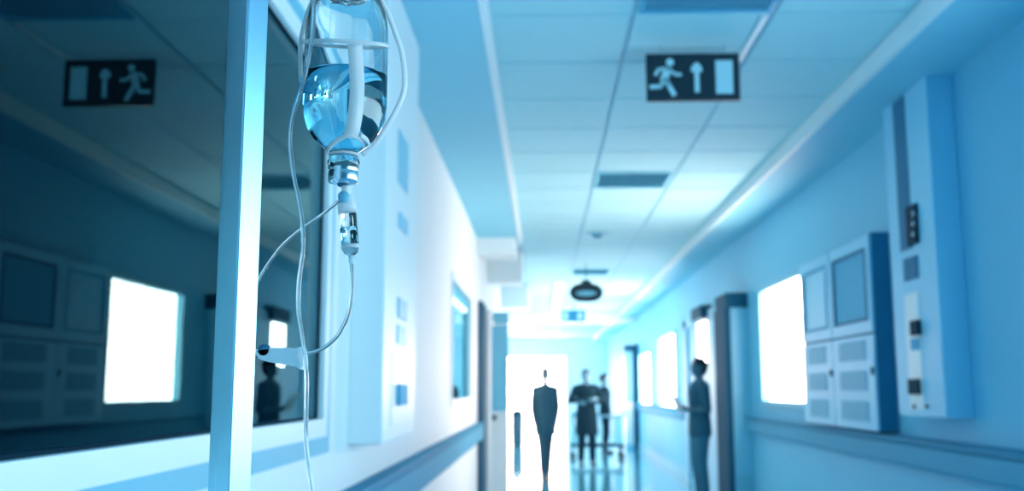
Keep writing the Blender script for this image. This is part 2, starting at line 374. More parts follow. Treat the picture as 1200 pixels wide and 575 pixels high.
# ------------------------------------------------------------------ right doorway group
def jamb(name, label, y0, y1, x0, z1, far=False):
    j = empty(name, ((x0 + XR) / 2, (y0 + y1) / 2, 0), label, kind='structure')
    e0 = XR - .13 if far else x0
    MB().box(x0 if far else x0 + .07, e0 if far else XR, y0, y1, 0, z1).build('post', 'panelblue', j, .006)
    MB().box(e0, XR if far else x0 + .07, y0 - .004, y1, 0, z1).build('metal_edge', 'edgeblue', j, .006)
    MB().box(x0 + .02, XR, y0 - .01, y1, z1, z1 + .17).build('head_box', 'edgeblue', j, .01)
    MB().box(x0 + .01 if far else x0 + .07, e0 - .01 if far else XR - .01, y0 - .015, y0, .1, 1.1 if far else .5).build('kick_plate', 'white' if far else 'trim', j)  # far panel is white: bright light low on the post, put in colour
    return j
jamb('trim_4', 'dark-edged blue pilaster with a box on top, right of the standing figure', 11.15, 11.85, 2.03, 2.33)
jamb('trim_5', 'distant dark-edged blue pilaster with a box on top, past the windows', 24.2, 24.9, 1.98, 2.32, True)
dd = empty('door_2', (XR, 14, 0), kind='structure', label='doorway with a tall bright glazed slot on the right wall')
mb = MB(); mb.box(XR - .07, XR, 12.75, 12.9, 0, 2.5); mb.box(XR - .07, XR, 15.6, 15.9, 0, 2.5); mb.box(XR - .07, XR, 12.75, 15.9, 2.36, 2.5); mb.build('door_frame', 'panelblue', dd, .004)
MB().box(XR - .03, XR, 12.9, 15.6, 0, 2.36).build('door_leaf', 'cab', dd)
a, b_ = pX(818, 376, XR - .03), pX(829, 424, XR - .03)
MB().box(XR - .04, XR - .03, b_.y, a.y, 1.75, 2.36).build('glazed_slot', 'daylight', dd)
a = pX(820, 364, XR - .1)
s_ = MB().box(XR - .16, XR, 13.5, 14.4, 2.38, 2.56).build('door_sign', 'edgeblue', None, .01)
tag(s_, 'dark box sign over the doorway where the figure stands', 'sign')
dd = empty('door_3', (XR, 26.5, 0), kind='structure', label='far doorway with bright glazed lower leaf on the right wall')
mb = MB(); mb.box(XR - .06, XR, 25.0, 25.15, 0, 2.35); mb.box(XR - .06, XR, 28.2, 28.4, 0, 2.35); mb.box(XR - .06, XR, 25.0, 28.4, 2.3, 2.42); mb.build('door_frame', 'panelblue', dd)
MB().box(XR - .03, XR, 25.15, 28.2, .15, 2.0).build('door_glazing', 'daylight2', dd)

# ------------------------------------------------------------------ left door group
dd = empty('door_4', (XL, 12, 0), kind='structure', label='open door with blue glazing and dark frame on the left wall')
mb = MB(); mb.box(XL, XL + .05, 11.55, 12.5, 0, 2.45); mb.build('door_frame', 'edgeblue', dd, .005)
MB().box(XL, XL + .08, 12.55, 13.3, 0, 2.42).build('door_post', 'white', dd, .005)
lf = MB(); lf.box(-.69, -.47, 13.3, 13.36, 0, 1.13, 'white'); lf.box(-.69, -.47, 13.3, 13.36, 1.13, 2.28, 'panelblue'); lf.build('door_leaf', 'white', dd, .003)
MB().box(-.68, -.63, 13.24, 13.3, 1.02, 1.08).build('door_handle', 'darkmetal', dd, .006)
s_ = MB().box(-.68, -.47, 13.25, 13.4, 2.29, 2.45).build('door_sign', 'trim', None, .006); tag(s_, 'small blue box sign above the open door on the left', 'sign')

# ------------------------------------------------------------------ ceiling fittings
def grille(label, x0, x1, y0, y1, n, cat='ceiling vent', fr='vent', sl='trim'):
    g = empty('ceiling_vent', ((x0 + x1) / 2, (y0 + y1) / 2, HC), label, cat)
    mb = MB(); wd = .025
    mb.box(x0, x1, y0, y0 + wd, HC - .01, HC); mb.box(x0, x1, y1 - wd, y1, HC - .01, HC); mb.box(x0, x0 + wd, y0 + wd, y1 - wd, HC - .01, HC); mb.box(x1 - wd, x1, y0 + wd, y1 - wd, HC - .01, HC)
    mb.build('frame', fr, g); MB().box(x0 + wd, x1 - wd, y0 + wd, y1 - wd, HC - .002, HC).build('backing', sl, g)
    mb = MB()
    for k in range(n):
        y = y0 + wd + (y1 - y0 - 2 * wd) * (k + .5) / n; mb.prism([Vector((x0 + wd, y - .012, HC - .012)), Vector((x0 + wd, y - .008, HC - .012)), Vector((x0 + wd, y + .012, HC - .002)), Vector((x0 + wd, y + .008, HC - .002))], Vector((x1 - x0 - 2 * wd, 0, 0)))
    mb.build('slats', fr, g)
grille('slatted vent in the nearest ceiling tile at the top of the picture', .48, 1.13, 4.10, 4.70, 12, fr='grille')
grille('dark blue ceiling vent in the middle of the corridor ceiling', .475, 1.13, 8.38, 9.02, 10)
grille('furthest ceiling vent just in front of the oval hanging sign', .47, 1.05, 15.35, 16.1, 8, sl='vent')
g = empty('smoke_detector', (.655, 11.75, HC), 'round smoke detector on the ceiling between two vents', 'smoke detector')
MB().lathe([(0, HC - .03), (.07, HC - .03), (.09, HC - .012), (.16, HC - .006), (.16, HC), (0, HC)], 32, (.655, 11.75, 0)).build('base', 'trim', g)
MB().lathe([(0, HC - .055), (.045, HC - .055), (.065, HC - .03), (0, HC - .03)], 32, (.655, 11.75, 0)).build('sensor_cap', 'cabside', g)
g = empty('ceiling_light', (.29, 20, HC), 'long white tube lamp on the far ceiling', 'lamp')
MB().box(.22, .36, 17.2, 24.0, HC - .03, HC).build('housing', 'white', g, .004)
MB().tube([(.29, 17.3, HC - .05), (.29, 23.9, HC - .05)], .045, 16).build('tube', 'tube', g)
s_ = MB().box(1.10, 1.125, 4.75, 5.9, HC - .02, HC + .01).build('ceiling_strip', 'fascia', None, .002)
tag(s_, 'pale metal strip on the ceiling running back from the exit sign', 'strip')

# ------------------------------------------------------------------ exit sign
SY = 5.17
def pictograms(parent, to):
    """to(u, v) -> point on the face; u 0..1 across, v 0..1 up"""
    def poly(name, pts, par): return MB().prism([to(*p) for p in pts], Vector((0, -.003, 0))).build(name, 'signlight', par)
    poly('doorway_symbol', [(.742, .135), (.925, .135), (.925, .84), (.742, .84)], parent)
    poly('arrow_symbol', [(.515, .17), (.565, .17), (.565, .6), (.60, .6), (.595, .7), (.56, .79), (.54, .805), (.52, .79), (.482, .7), (.478, .6), (.515, .6)], parent)
    m_ = MB(); A = to(0, 0); ex = (to(1, 0) - A); ez = (to(0, 1) - A)
    def stroke(pts, wd):
        P = [to(*p) for p in pts]
        for a, c in zip(P, P[1:]):
            t = (c - a).normalized(); nrm = Vector((-t.z, 0, t.x)) * wd / 2
            m_.prism([a + nrm - t * wd * .3, c + nrm + t * wd * .3, c - nrm + t * wd * .3, a - nrm - t * wd * .3], Vector((0, -.003, 0)))
    h = ex.length
    stroke([(.225, .66), (.19, .44)], .042); stroke([(.225, .69), (.13, .66), (.10, .55)], .018); stroke([(.24, .66), (.31, .55), (.365, .55)], .018)
    stroke([(.20, .45), (.235, .33), (.29, .13)], .026); stroke([(.19, .43), (.15, .30), (.045, .29)], .022)
    c0 = to(.255, .81); m_.prism([c0 + Vector((.021 * math.cos(t * .3927), 0, .021 * math.sin(t * .3927))) for t in range(16)], Vector((0, -.003, 0)))
    m_.build('running_figure_symbol', 'signlight', parent)
a, c = pY(757, 63, SY), pY(868, 117, SY)
g = empty('exit_sign', ((a.x + c.x) / 2, SY, a.z), 'black hanging exit sign with running figure, arrow and doorway', 'sign')
MB().box(a.x, c.x, SY, SY + .03, c.z, a.z).build('board', 'black', g, .003)
pictograms(g, lambda u, v: Vector((a.x + (c.x - a.x) * u, SY, c.z + (a.z - c.z) * v)))
for x in (a.x + .08, c.x - .08): MB().box(x - .004, x + .004, SY + .012, SY + .02, a.z - .005, HC + .01).build('bracket', 'tbar', g)
# oval hanging sign
p = pY(687, 340, 14.6)
g = empty('hanging_sign', (p.x, 14.6, HC), 'dark oval hanging sign with pale centre in mid-corridor', 'sign')
mb = MB(); mb.prism([p + Vector((.25 * abs(math.cos(t)) ** .7 * (1 if math.cos(t) > 0 else -1), 0, -.03 + .14 * math.sin(t))) for t in [k * .19635 for k in range(32)]], Vector((0, .06, 0))); mb.build('board', 'black', g, .008)
MB().prism([p + Vector((.15 * math.cos(t), -.004, -.045 + .04 * math.sin(t))) for t in [k * .2618 for k in range(24)]], Vector((0, .006, 0))).build('panel', 'trim', g)
MB().prism([p + Vector(q) for q in ((-.09, .01, .08), (.09, .01, .08), (.06, .01, .16), (-.06, .01, .16))], Vector((0, .05, 0))).build('hanger_cap', 'black', g, .006)
MB().box(p.x - .005, p.x + .005, 14.62, 14.63, p.z + .1, HC + .01).build('rod', 'darkmetal', g)
p = pY(672, 370, 21.6)
g = empty('exit_sign', (p.x, 21.6, HC), 'small distant dark sign with two pale squares, below the oval sign', 'sign')
MB().box(p.x - .26, p.x + .26, 21.6, 21.65, p.z - .13, p.z + .13).build('board', 'cabside', g, .005)
for q in (-.17, .14): MB().box(p.x + q - .045, p.x + q + .045, 21.59, 21.6, p.z - .07, p.z + .07).build('symbol', 'signlight', g)
MB().box(p.x - .02, p.x + .02, 21.61, 21.64, p.z + .12, HC + .01).build('rod', 'trim', g)

# ------------------------------------------------------------------ steel pole
PY = .82; pp = pY(280, 287.5, PY); ps = .0245
pole = empty('drip_stand', (pp.x, PY, 0), 'square brushed steel pole standing before the dark window', 'drip stand')
ang = math.radians(45 + 17.5 - 1)
def sq(cx_, cy_, s2_, z0, z1, a_, mb, r=.0016):
    pts = []
    for k in range(4):
        th = a_ + math.pi / 4 + k * math.pi / 2
        cc = Vector((cx_ + (s2_ / 2 - r) * math.sqrt(2) * math.cos(th), cy_ + (s2_ / 2 - r) * math.sqrt(2) * math.sin(th), z0))
        for q in range(5):
            t2 = th - math.pi / 4 + q * math.pi / 8
            pts.append(cc + Vector((r * math.cos(t2), r * math.sin(t2), 0)))
    mb.prism(pts, Vector((0, 0, z1 - z0)))
mb = MB(); sq(pp.x, PY, ps, .03, 2.02, ang, mb); mb.build('pole', 'steel', pole)
mb = MB(); sq(pp.x, PY, ps + .006, 1.98, 2.03, ang, mb); mb.build('end_cap', 'stopper', pole)
bx, bY = pY(405, 100, .9).x, .9
zt = pY(405, 0, .9).z
mb = MB(); mb.tube(spline([(pp.x, PY, 2.0), (pp.x + .03, PY + .02, 2.0), (bx - .02, bY, 1.99), (bx, bY, 1.985), (bx + .01, bY, 1.97), (bx + .003, bY, 1.955), (bx - .008, bY, 1.96)]), .004, 10); mb.build('hook', 'steel', pole)
for k in range(4):
    t = math.radians(45 + 90 * k)
    e_ = Vector((pp.x + .28 * math.cos(t), PY + .28 * math.sin(t), .06)); 
    MB().tube([(pp.x, PY, .10), (pp.x + .1 * math.cos(t), PY + .1 * math.sin(t), .09), tuple(e_)], .012, 12).build('leg', 'steel', pole)
    MB().lathe([(0, -.012), (.028, -.012), (.03, 0), (.028, .012), (0, .012)], 20, (e_.x, e_.y, .03), ax=Matrix.Rotation(math.pi / 2, 3, 'X')).build('castor', 'stopper', pole)
MB().lathe([(0, .06), (.04, .06), (.04, .13), (0, .13)], 24, (pp.x, PY, 0)).build('hub', 'steel', pole)

# ------------------------------------------------------------------ infusion bottle
u = bY / F * 1.0          # metres per picture pixel at the bottle
Z = lambda y: pY(405, y, bY).z
BR = 50.5 * u
bot = empty('infusion_bottle', (bx, bY, Z(198)), 'upside-down clear glass drip bottle half full of liquid', 'bottle')
O = (bx, bY, 0)
prof = [(8 * u, Z(197)), (17 * u, Z(197)), (18.5 * u, Z(194)), (19.5 * u, Z(190)), (18 * u, Z(186)), (15.5 * u, Z(184)), (15.5 * u, Z(180)), (18 * u, Z(177.5)), (25 * u, Z(173)), (36 * u, Z(164)), (44 * u, Z(153)), (48.5 * u, Z(140)), (BR, Z(124)),
        (BR, Z(100)), (BR, Z(70)), (BR, Z(45)), (49.5 * u, Z(30)), (47 * u, Z(16)), (42 * u, Z(2)), (34 * u, Z(-9)), (28 * u, Z(-12)), (20 * u, Z(-8)), (0, Z(-6))]
wl = 3.2 * u
inner = [(7 * u, Z(197)), (11.5 * u, Z(190)), (11.5 * u, Z(180)), (22 * u, Z(172)), (33 * u, Z(163)), (41 * u, Z(152)), (45.5 * u, Z(140)), (BR - wl, Z(124)), (BR - wl, Z(45)), (46 * u, Z(28)), (42.5 * u, Z(15)), (37 * u, Z(4)), (30 * u, Z(-4)), (20 * u, Z(-3)), (0, Z(-1.5))]
mb = MB(); mb.lathe(prof, 96, O, cap=False)
mb.lathe(inner, 96, O, cap=False)
# join the mouth
bm = mb.bm; bm.verts.ensure_lookup_table()
ra = [v for v in bm.verts if abs(v.co.z - Z(197)) < 1e-5]; ra = [v for v in ra if math.hypot(v.co.x - bx, v.co.y - bY) < 10 * u]
ia = sorted([v for v in ra if math.hypot(v.co.x - bx, v.co.y - bY) > 7.5 * u], key=lambda v: math.atan2(v.co.y - bY, v.co.x - bx))
ib = sorted([v for v in ra if math.hypot(v.co.x - bx, v.co.y - bY) <= 7.5 * u], key=lambda v: math.atan2(v.co.y - bY, v.co.x - bx))
for i in range(len(ia)): f = bm.faces.new((ia[i], ia[(i + 1) % len(ia)], ib[(i + 1) % len(ib)], ib[i]))
# the glass shell is closed: outer skin outward, inner skin towards the hollow
mb.build('glass_body', 'glass', bot)
e = .0002
wz = Z(91)
water = [(0, Z(196.5)), (7 * u, Z(196.5)), (11.5 * u + e, Z(190)), (11.5 * u + e, Z(180)), (22 * u + e, Z(172)), (33 * u + e, Z(163)), (41 * u + e, Z(152)), (45.5 * u + e, Z(140)), (BR - wl + e, Z(124)), (BR - wl + e, wz + .0012), (BR - wl - .0018, wz), (0, wz)]
tag(MB().lathe(water, 96, O, cap=False).build('liquid', 'liquid', bot), 'clear liquid filling the lower half')
cap = MB(); cap.lathe([(6 * u, Z(215)), (9 * u, Z(216)), (17 * u, Z(214)), (17.8 * u, Z(211)), (17.8 * u, Z(202)), (16.5 * u, Z(199)), (19 * u, Z(197.5)), (16 * u, Z(197))], 64, O)
cap.build('crimp_cap', 'alu', bot)
MB().lathe([(0, Z(218)), (6.5 * u, Z(218)), (7.5 * u, Z(214.5)), (0, Z(214.5))], 32, O).build('stopper', 'stopper', bot)
# embossed marks on the base of the bottle
mb = MB()
for k in range(40):
    t = random.uniform(0, 6.28); r = random.uniform(6, 26) * u; zz = Z(-5.5) + .0002
    mb.lathe([(0, 0), (random.uniform(1.5, 5) * u, 0), (0, .0028)], 8, (bx + r * math.cos(t), bY + r * math.sin(t), zz))
mb.build('embossed_base_marks', 'glass', bot)
# ------------------------------------------------------------------ hanger net
hg = empty('bottle_hanger', (bx, bY, 1.95), 'milky plastic strap hanger wrapped round the drip bottle', 'hanger')
def cyl(px, py, rr):  # point on the front of the bottle
    x = pY(px, py, bY).x - bx; x = max(-rr * .999, min(rr * .999, x)); return Vector((bx + x, bY - math.sqrt(max(0, rr * rr - x * x)), pY(px, py, bY - math.sqrt(max(0, rr * rr - x * x))).z))
R1 = BR + .0012
ring = []; wds = []
for k in range(65):
    t = 6.283185 * k / 64; z0 = Z(52) + .0112 * math.sin(t) - .002 * math.cos(t); ring.append((bx + R1 * math.cos(t), bY + R1 * math.sin(t), z0))
MB().strap(ring, .0035, .0012, (0, 0, 1)).build('ring_strap', 'plastic_white', hg)
# broad front strap down to the neck
fs = [cyl(x, y, r_) for x, y, r_ in ((425, 52, R1), (426, 70, R1), (427, 90, R1), (427, 110, R1), (426, 126, R1), (424, 140, 50 * u), (421, 152, 46 * u), (417, 162, 39 * u))]
fs = spline(fs, 5)
MB().strap(fs, .0135, .0010, [(math.cos(math.asin(max(-1, min(1, (p_.x - bx) / R1)))), .42, 0) for p_ in fs]).build('front_strap', 'plastic_white', hg)
nk = spline([cyl(431, 171, 26 * u), cyl(428, 163, 38 * u), cyl(418, 158, 43 * u), cyl(405, 163, 38 * u), cyl(393, 171, 28 * u), cyl(385, 178, 21 * u)], 6)
MB().strap(nk, .0045, .0010, (0, -.3, 1)).build('neck_strap', 'plastic_white', hg)
MB().lathe([(16 * u, Z(183.2)), (18 * u, Z(183)), (18 * u, Z(180)), (16 * u, Z(180))], 48, O).build('neck_ring', 'plastic_white', hg)
# second front strap edge, closing the buckle
bk = spline([cyl(429, 158, 44 * u), cyl(434, 164, 38 * u), cyl(436, 172, 32 * u)], 5)
MB().strap(bk, .004, .001, (0, -.3, 1)).build('buckle_strap', 'plastic_white', hg)
# bail loop standing off the right side, hooked above
lp = spline([(pY(x, y, bY)) for x, y in ((405, -70), (418, -45), (436, -15), (448, 2), (456, 18), (463, 38), (471, 62), (474.5, 92), (472, 112), (463, 132), (455, 146), (440, 168), (424, 181))], 8)
MB().strap(lp, .0052, .0014, [(.8, .6, .02 * i / 10) for i in range(len(lp))]).build('bail_strap', 'plastic_white', hg)
lp = spline([pY(x, y, bY - .01) for x, y in ((405, -70), (390, -45), (372, -12), (364, 6), (357, 26), (353, 44), (352, 54), (352, 70), (353, 96))], 8)
MB().strap(lp, .0040, .0014, (.7, .7, 0)).build('bail_strap', 'plastic_white', hg)

# ------------------------------------------------------------------ drip chamber
axp = [pY(404.5, 218, bY), pY(412, 305, bY)]
dv = (axp[1] - axp[0]).normalized(); rotm = dv.to_track_quat('-Z', 'Y').to_matrix(); L = (axp[1] - axp[0]).length
cpos = axp[0]; q = lambda y: -(y - 218) / (305 - 218) * L
dc = empty('drip_chamber', tuple(cpos), 'clear drip chamber hanging under the bottle cap', 'drip chamber')
MB().lathe([(0, q(216)), (4.5 * u, q(216)), (4.5 * u, q(229)), (0, q(229))], 32, cpos, ax=rotm).build('spike', 'plastic_white', dc)
MB().lathe([(5 * u, q(228)), (9 * u, q(230)), (10 * u, q(237)), (11 * u, q(239)), (11.5 * u, q(250)), (0, q(250))], 40, cpos, ax=rotm).build('collar', 'plastic_white', dc)
MB().lathe([(9.3 * u, q(249)), (10.4 * u, q(249)), (10.4 * u, q(291)), (7.5 * u, q(297)), (2.5 * u, q(300)), (0, q(300)), (0, q(298)), (6.6 * u, q(295)), (9.3 * u, q(290)), (9.3 * u, q(249))], 48, cpos, ax=rotm, cap=False).build('chamber', 'chamber', dc)
MB().lathe([(0, q(267)), (9.4 * u, q(267)), (9.4 * u, q(290)), (6.6 * u, q(295)), (0, q(296))], 48, cpos, ax=rotm).build('liquid', 'chamber_liquid', dc)
MB().lathe([(9.8 * u, q(287)), (10.8 * u, q(287)), (10.8 * u, q(291)), (9.8 * u, q(291.5))], 48, cpos, ax=rotm).build('bottom_band', 'plastic_white', dc)
MB().lathe([(0, q(299)), (3.5 * u, q(299)), (3 * u, q(303)), (3.6 * u, q(304)), (2.8 * u, q(309)), (0, q(309))], 24, cpos, ax=rotm).build('outlet', 'plastic_milk', dc)
vp = pY(403, 231, bY - .0085)
MB().lathe([(0, -.002), (6.5 * u, -.002), (7 * u, 0), (6.5 * u, .003), (0, .004)], 28, vp, ax=Matrix.Rotation(math.radians(72), 3, 'X')).build('vent_cap', 'panelblue', dc)
# ------------------------------------------------------------------ tubing
def tubing(label, pts, r):
    P = spline(pts, 12)
    o = MB().tube(P, r, 14).build('drip_tube', 'tubing', None, origin=tuple(P[0])); return tag(o, label, 'tube')
tubing('clear tube from the drip chamber curving down to the roller clamp', [pY(x, y, Y) for x, y, Y in ((411.7, 308, .9), (412.5, 322, .9), (412, 345, .9), (408, 368, .9), (397, 391, .9), (383, 405, .9), (371, 411, .9), (358, 414, .9), (340, 415, .9), (318, 412, .9), (296, 411, .895))], .0017)
tubing('clear tube from the chamber top slanting down behind the pole', [pY(x, y, Y) for x, y, Y in ((402, 232, .891), (394, 238, .89), (375, 253, .89), (353, 268, .885), (330, 288, .88), (312, 312, .875), (302, 329, .87), (285, 360, .865), (268, 400, .86))], .0015)
tubing('long clear tube hanging left of the bottle down the whole picture', [pY(x, y, Y) for x, y, Y in ((398, -75, .86), (380, -55, .85), (369, -25, .85), (368, 0, .845), (366, 40, .845), (359, 82, .845), (349, 116, .85), (342, 140, .855), (340, 170, .86), (344, 205, .86), (351, 240, .86), (355, 270, .86), (355, 295, .86), (350.5, 330, .86), (350, 365, .86), (354, 395, .86), (358.5, 430, .86), (359, 470, .86), (358.5, 510, .86), (361, 545, .86), (366, 575, .86), (371, 620, .86), (372, 680, .86))], .0019)
# roller clamp
rc = pY(330, 415, .893)
cl = empty('roller_clamp', tuple(rc), 'milky plastic roller clamp on the tube beside the pole', 'clamp')
out = [(298.5, 411), (304, 409), (318, 407), (335, 407), (346, 408), (351, 406), (353, 408), (355, 416), (355.5, 427), (353, 432), (351, 433), (346, 429), (330, 426.5), (315, 424), (304.6, 421.5), (299, 415)]
MB().prism([pY(x, y, .886) for x, y in out], Vector((0, .014, 0))).build('body', 'plastic_milk', cl, .0012)
MB().prism([pY(x, y, .884) for x, y in ((346, 417), (351.5, 407), (354, 408), (355, 416), (356, 427), (353, 433), (350, 432.5), (351.5, 424), (349, 420))], Vector((0, .018, 0))).build('flange', 'plastic_white', cl, .0006)
MB().lathe([(0, -.004), (6.5 * u, -.004), (7.5 * u, 0), (6.5 * u, .004), (0, .004)], 28, pY(310, 410, .890), ax=Matrix.Rotation(math.pi / 2, 3, 'X')).build('roller', 'stopper', cl)

# ------------------------------------------------------------------ people
def capsule(mb, a, b_, ra, rb, seg=18, fl=1.0, n=10):
    """tapered limb with round ends between two joints"""
    a, b_ = Vector(a), Vector(b_); t = (b_ - a); L_ = t.length; t.normalize(); pts = []; rad = []
    for k in range(1, 5): s_ = k / 5 * math.pi / 2; pts.append(a - t * ra * math.cos(s_)); rad.append(ra * math.sin(s_))
    for k in range(n + 1): pts.append(a + t * L_ * k / n); rad.append(ra + (rb - ra) * k / n)
    for k in range(4, 0, -1): s_ = k / 5 * math.pi / 2; pts.append(b_ + t * rb * math.cos(s_)); rad.append(rb * math.sin(s_))
    mb.tube(pts, 0, seg, radii=rad)
def ellip(mb, c_, rx, ry, rz, seg=24):
    c_ = Vector(c_)
    mb.lathe([(max(1e-7, math.sin(math.pi * k / 14)) if 0 < k < 14 else 0, -math.cos(math.pi * k / 14)) for k in range(15)], seg, c_, ax=Matrix.Diagonal((rx, ry, rz)))
def loft(mb, secs, seg=28):
    """stack of ellipses (x, y, z, rx, ry)"""
    rings = []
    for (x, y, z, rx, ry) in secs: rings.append([mb.bm.verts.new((x + rx * math.cos(6.283185 * i / seg), y + ry * math.sin(6.283185 * i / seg), z)) for i in range(seg)])
    for a, c_ in zip(rings, rings[1:]):
        for i in range(seg): mb.bm.faces.new((a[i], a[(i + 1) % seg], c_[(i + 1) % seg], c_[i])).smooth = True
    mb.bm.faces.new(rings[0]); mb.bm.faces.new(rings[-1])
def remesh(o, v, sm=3):
    r = o.modifiers.new('skin', 'REMESH'); r.mode = 'VOXEL'; r.voxel_size = v; r.use_smooth_shade = True
    s_ = o.modifiers.new('smooth', 'SMOOTH'); s_.factor = .5; s_.iterations = sm
def hand(mb, wr, dirv, palm, side, curl=.5):
    """palm, four bent unequal fingers, thumb from the side; dirv = towards fingertips, palm = palm normal"""
    wr, d_, n_ = Vector(wr), Vector(dirv).normalized(), Vector(palm).normalized(); n_ = (n_ - d_ * n_.dot(d_)).normalized(); s_ = d_.cross(n_) * side
    capsule(mb, wr, wr + d_ * .045, .026, .03, 12); 
    for k, (off, ln) in enumerate(((.028, .074), (.010, .082), (-.010, .076), (-.028, .060))):
        p0 = wr + d_ * .05 + s_ * off * .9; capsule(mb, wr + d_ * .02 + s_ * off * .6, p0 + d_ * .03, .014, .011, 10, n=4)
        c_ = curl * (1 + .12 * k); p1 = p0 + d_ * .03 + (d_ * math.cos(c_) + n_ * math.sin(c_)) * ln * .45
        p2 = p1 + (d_ * math.cos(2 * c_) + n_ * math.sin(2 * c_)) * ln * .5
        capsule(mb, p0 + d_ * .03, p1, .0105, .0095, 10, n=4); capsule(mb, p1, p2, .0095, .008, 10, n=4)
    t0 = wr + d_ * .015 + s_ * .022; t1 = t0 + d_ * .035 + s_ * .026 + n_ * .008; t2 = t1 + d_ * .032 + s_ * .004 + n_ * .014
    capsule(mb, t0, t1, .014, .011, 10, n=4); capsule(mb, t1, t2, .011, .009, 10, n=4)
def person(x, y, rot, H, label, J, top, bottom, hairlen, coat=0, wide=1, clothes=('tunic', 'trousers')):
    """J: joints in a 1.75 m body, facing -Y. keys: el_l wr_l el_r wr_r kn_l an_l kn_r an_r and hand directions"""
    k = H / 1.75
    root = empty('person', (x, y, 0), label, 'person'); root.rotation_euler = (0, 0, rot); root.scale = (k * wide, k, k); root['_o'] = [0, 0, 0]
    b = MB()
    # head, face, neck
    hz = 1.64
    ellip(b, (0, .005, hz + .01), .073, .092, .105); ellip(b, (0, -.022, hz - .045), .054, .066, .065); ellip(b, (0, -.088, hz - .015), .012, .016, .022)
    capsule(b, (0, -.083, hz + .022), (0, -.094, hz - .014), .008, .012, 10, n=4)
    capsule(b, (-.02, -.08, hz - .052), (.02, -.08, hz - .052), .008, .008, 8, n=4); ellip(b, (0, -.07, hz - .085), .022, .022, .018)
    for s_ in (-1, 1): ellip(b, (s_ * .075, .012, hz - .005), .009, .018, .03, 12); ellip(b, (s_ * .03, -.074, hz + .012), .014, .012, .010, 12)
    capsule(b, (0, .012, 1.42), (0, .0, 1.57), .060, .052)
    # trunk
    loft(b, [(0, 0, .84, .11, .09), (0, 0, .90, .155, .11), (0, 0, 1.0, .15, .105), (0, 0, 1.10, .128, .095), (0, 0, 1.22, .148, .11), (0, 0, 1.33, .165, .115), (0, .005, 1.41, .15, .095), (0, .01, 1.46, .09, .07)])
    for s_, sd in ((-1, 'l'), (1, 'r')):
        sh = Vector((s_ * .175, .01, 1.40)); el = Vector(J['el_' + sd]); wr = Vector(J['wr_' + sd])
        capsule(b, (s_ * .08, .01, 1.43), sh, .06, .056); capsule(b, sh, el, .052, .040); capsule(b, el, wr, .040, .026)
        hd = Vector(J.get('hd_' + sd, wr - el)); hand(b, wr, hd, J.get('pn_' + sd, (-s_, 0, 0)), -s_ if 'hd_' + sd not in J else s_, J.get('curl', .45))
        hp = Vector((s_ * .085, 0, .90)); kn = Vector(J['kn_' + sd]); an = Vector(J['an_' + sd])
        capsule(b, hp, kn, .088, .056); capsule(b, kn, kn * .6 + an * .4 + Vector((0, .012, 0)), .052, .052); capsule(b, kn * .6 + an * .4 + Vector((0, .012, 0)), an, .052, .034)
    body = b.build('body', 'skin', root); remesh(body, .0075, 3)
    # clothes
    c_ = MB()
    zb = .80 if not coat else coat
    loft(c_, [(0, 0, zb, .19 if not coat else .20, .14), (0, 0, .92, .185, .135), (0, 0, 1.0, .175, .128), (0, 0, 1.12, .158, .118), (0, 0, 1.24, .17, .13), (0, 0, 1.34, .182, .132), (0, .008, 1.42, .165, .108), (0, .012, 1.475, .078, .074)])
    for s_, sd in ((-1, 'l'), (1, 'r')):
        sh = Vector((s_ * .178, .01, 1.395)); el = Vector(J['el_' + sd]); wr = Vector(J['wr_' + sd])
        capsule(c_, (s_ * .08, .01, 1.42), sh, .07, .068); capsule(c_, sh, el, .066, .055)
        if J.get('sleeve', 1): capsule(c_, el, el * .12 + wr * .88, .054, .040)
    t_ = c_.build(clothes[0], top, root); remesh(t_, .012, 3)
    c_ = MB(); loft(c_, [(0, 0, .80, .17, .12), (0, 0, .90, .175, .125), (0, 0, 1.02, .16, .115)])
    for s_, sd in ((-1, 'l'), (1, 'r')):
        hp = Vector((s_ * .085, 0, .88)); kn = Vector(J['kn_' + sd]); an = Vector(J['an_' + sd])
        capsule(c_, hp, kn, .10, .072); capsule(c_, kn, an + Vector((0, 0, .02)), .072, .056)
    t_ = c_.build(clothes[1], bottom, root); remesh(t_, .012, 3)
    # shoes
    for s_, sd in ((-1, 'l'), (1, 'r')):
        an = Vector(J['an_' + sd]); c_ = MB()
        capsule(c_, (an.x, an.y + .03, .042), (an.x + s_ * .012, an.y - .15, .036), .044, .036); capsule(c_, (an.x, an.y, .09), (an.x, an.y + .01, .05), .046, .046)
        c_.box(an.x - .04, an.x + .045, an.y - .18, an.y + .07, 0, .02)
        so = c_.build('shoe', 'shoe', root); remesh(so, .009, 2)
    # hair
    c_ = MB(); ellip(c_, (0, .018, hz + .035), .082, .095, .092); ellip(c_, (0, .045, hz - .01), .078, .068, .095)
    if hairlen: ellip(c_, (0, .085, hz + .03), .045, .05, .05); capsule(c_, (0, .07, hz), (0, .07, hz - hairlen), .055, .035)
    h_ = c_.build('hair', 'hair', root); remesh(h_, .009, 2)
    return root
stand = dict(kn_l=(-.09, -.02, .50), an_l=(-.10, .02, .09), kn_r=(.09, -.02, .50), an_r=(.10, .02, .09))
walk = dict(kn_l=(-.055, -.14, .50), an_l=(-.045, -.12, .09), kn_r=(.055, .04, .50), an_r=(.04, .22, .12))
px = lambda x, y, Y: pY(x, y, Y).x
# 1 man walking, long dark jacket, arms at his sides
person(px(639, 455, 16.0), 16.0, 0, 1.76, 'person in a long dark jacket walking in front of the bright exit',
       dict(walk, el_l=(-.215, .04, 1.13), wr_l=(-.19, -.06, .90), el_r=(.215, .05, 1.13), wr_r=(.19, -.05, .90)), 'navy', 'navy', 0, coat=.70, wide=.90, clothes=('jacket', 'trousers'))
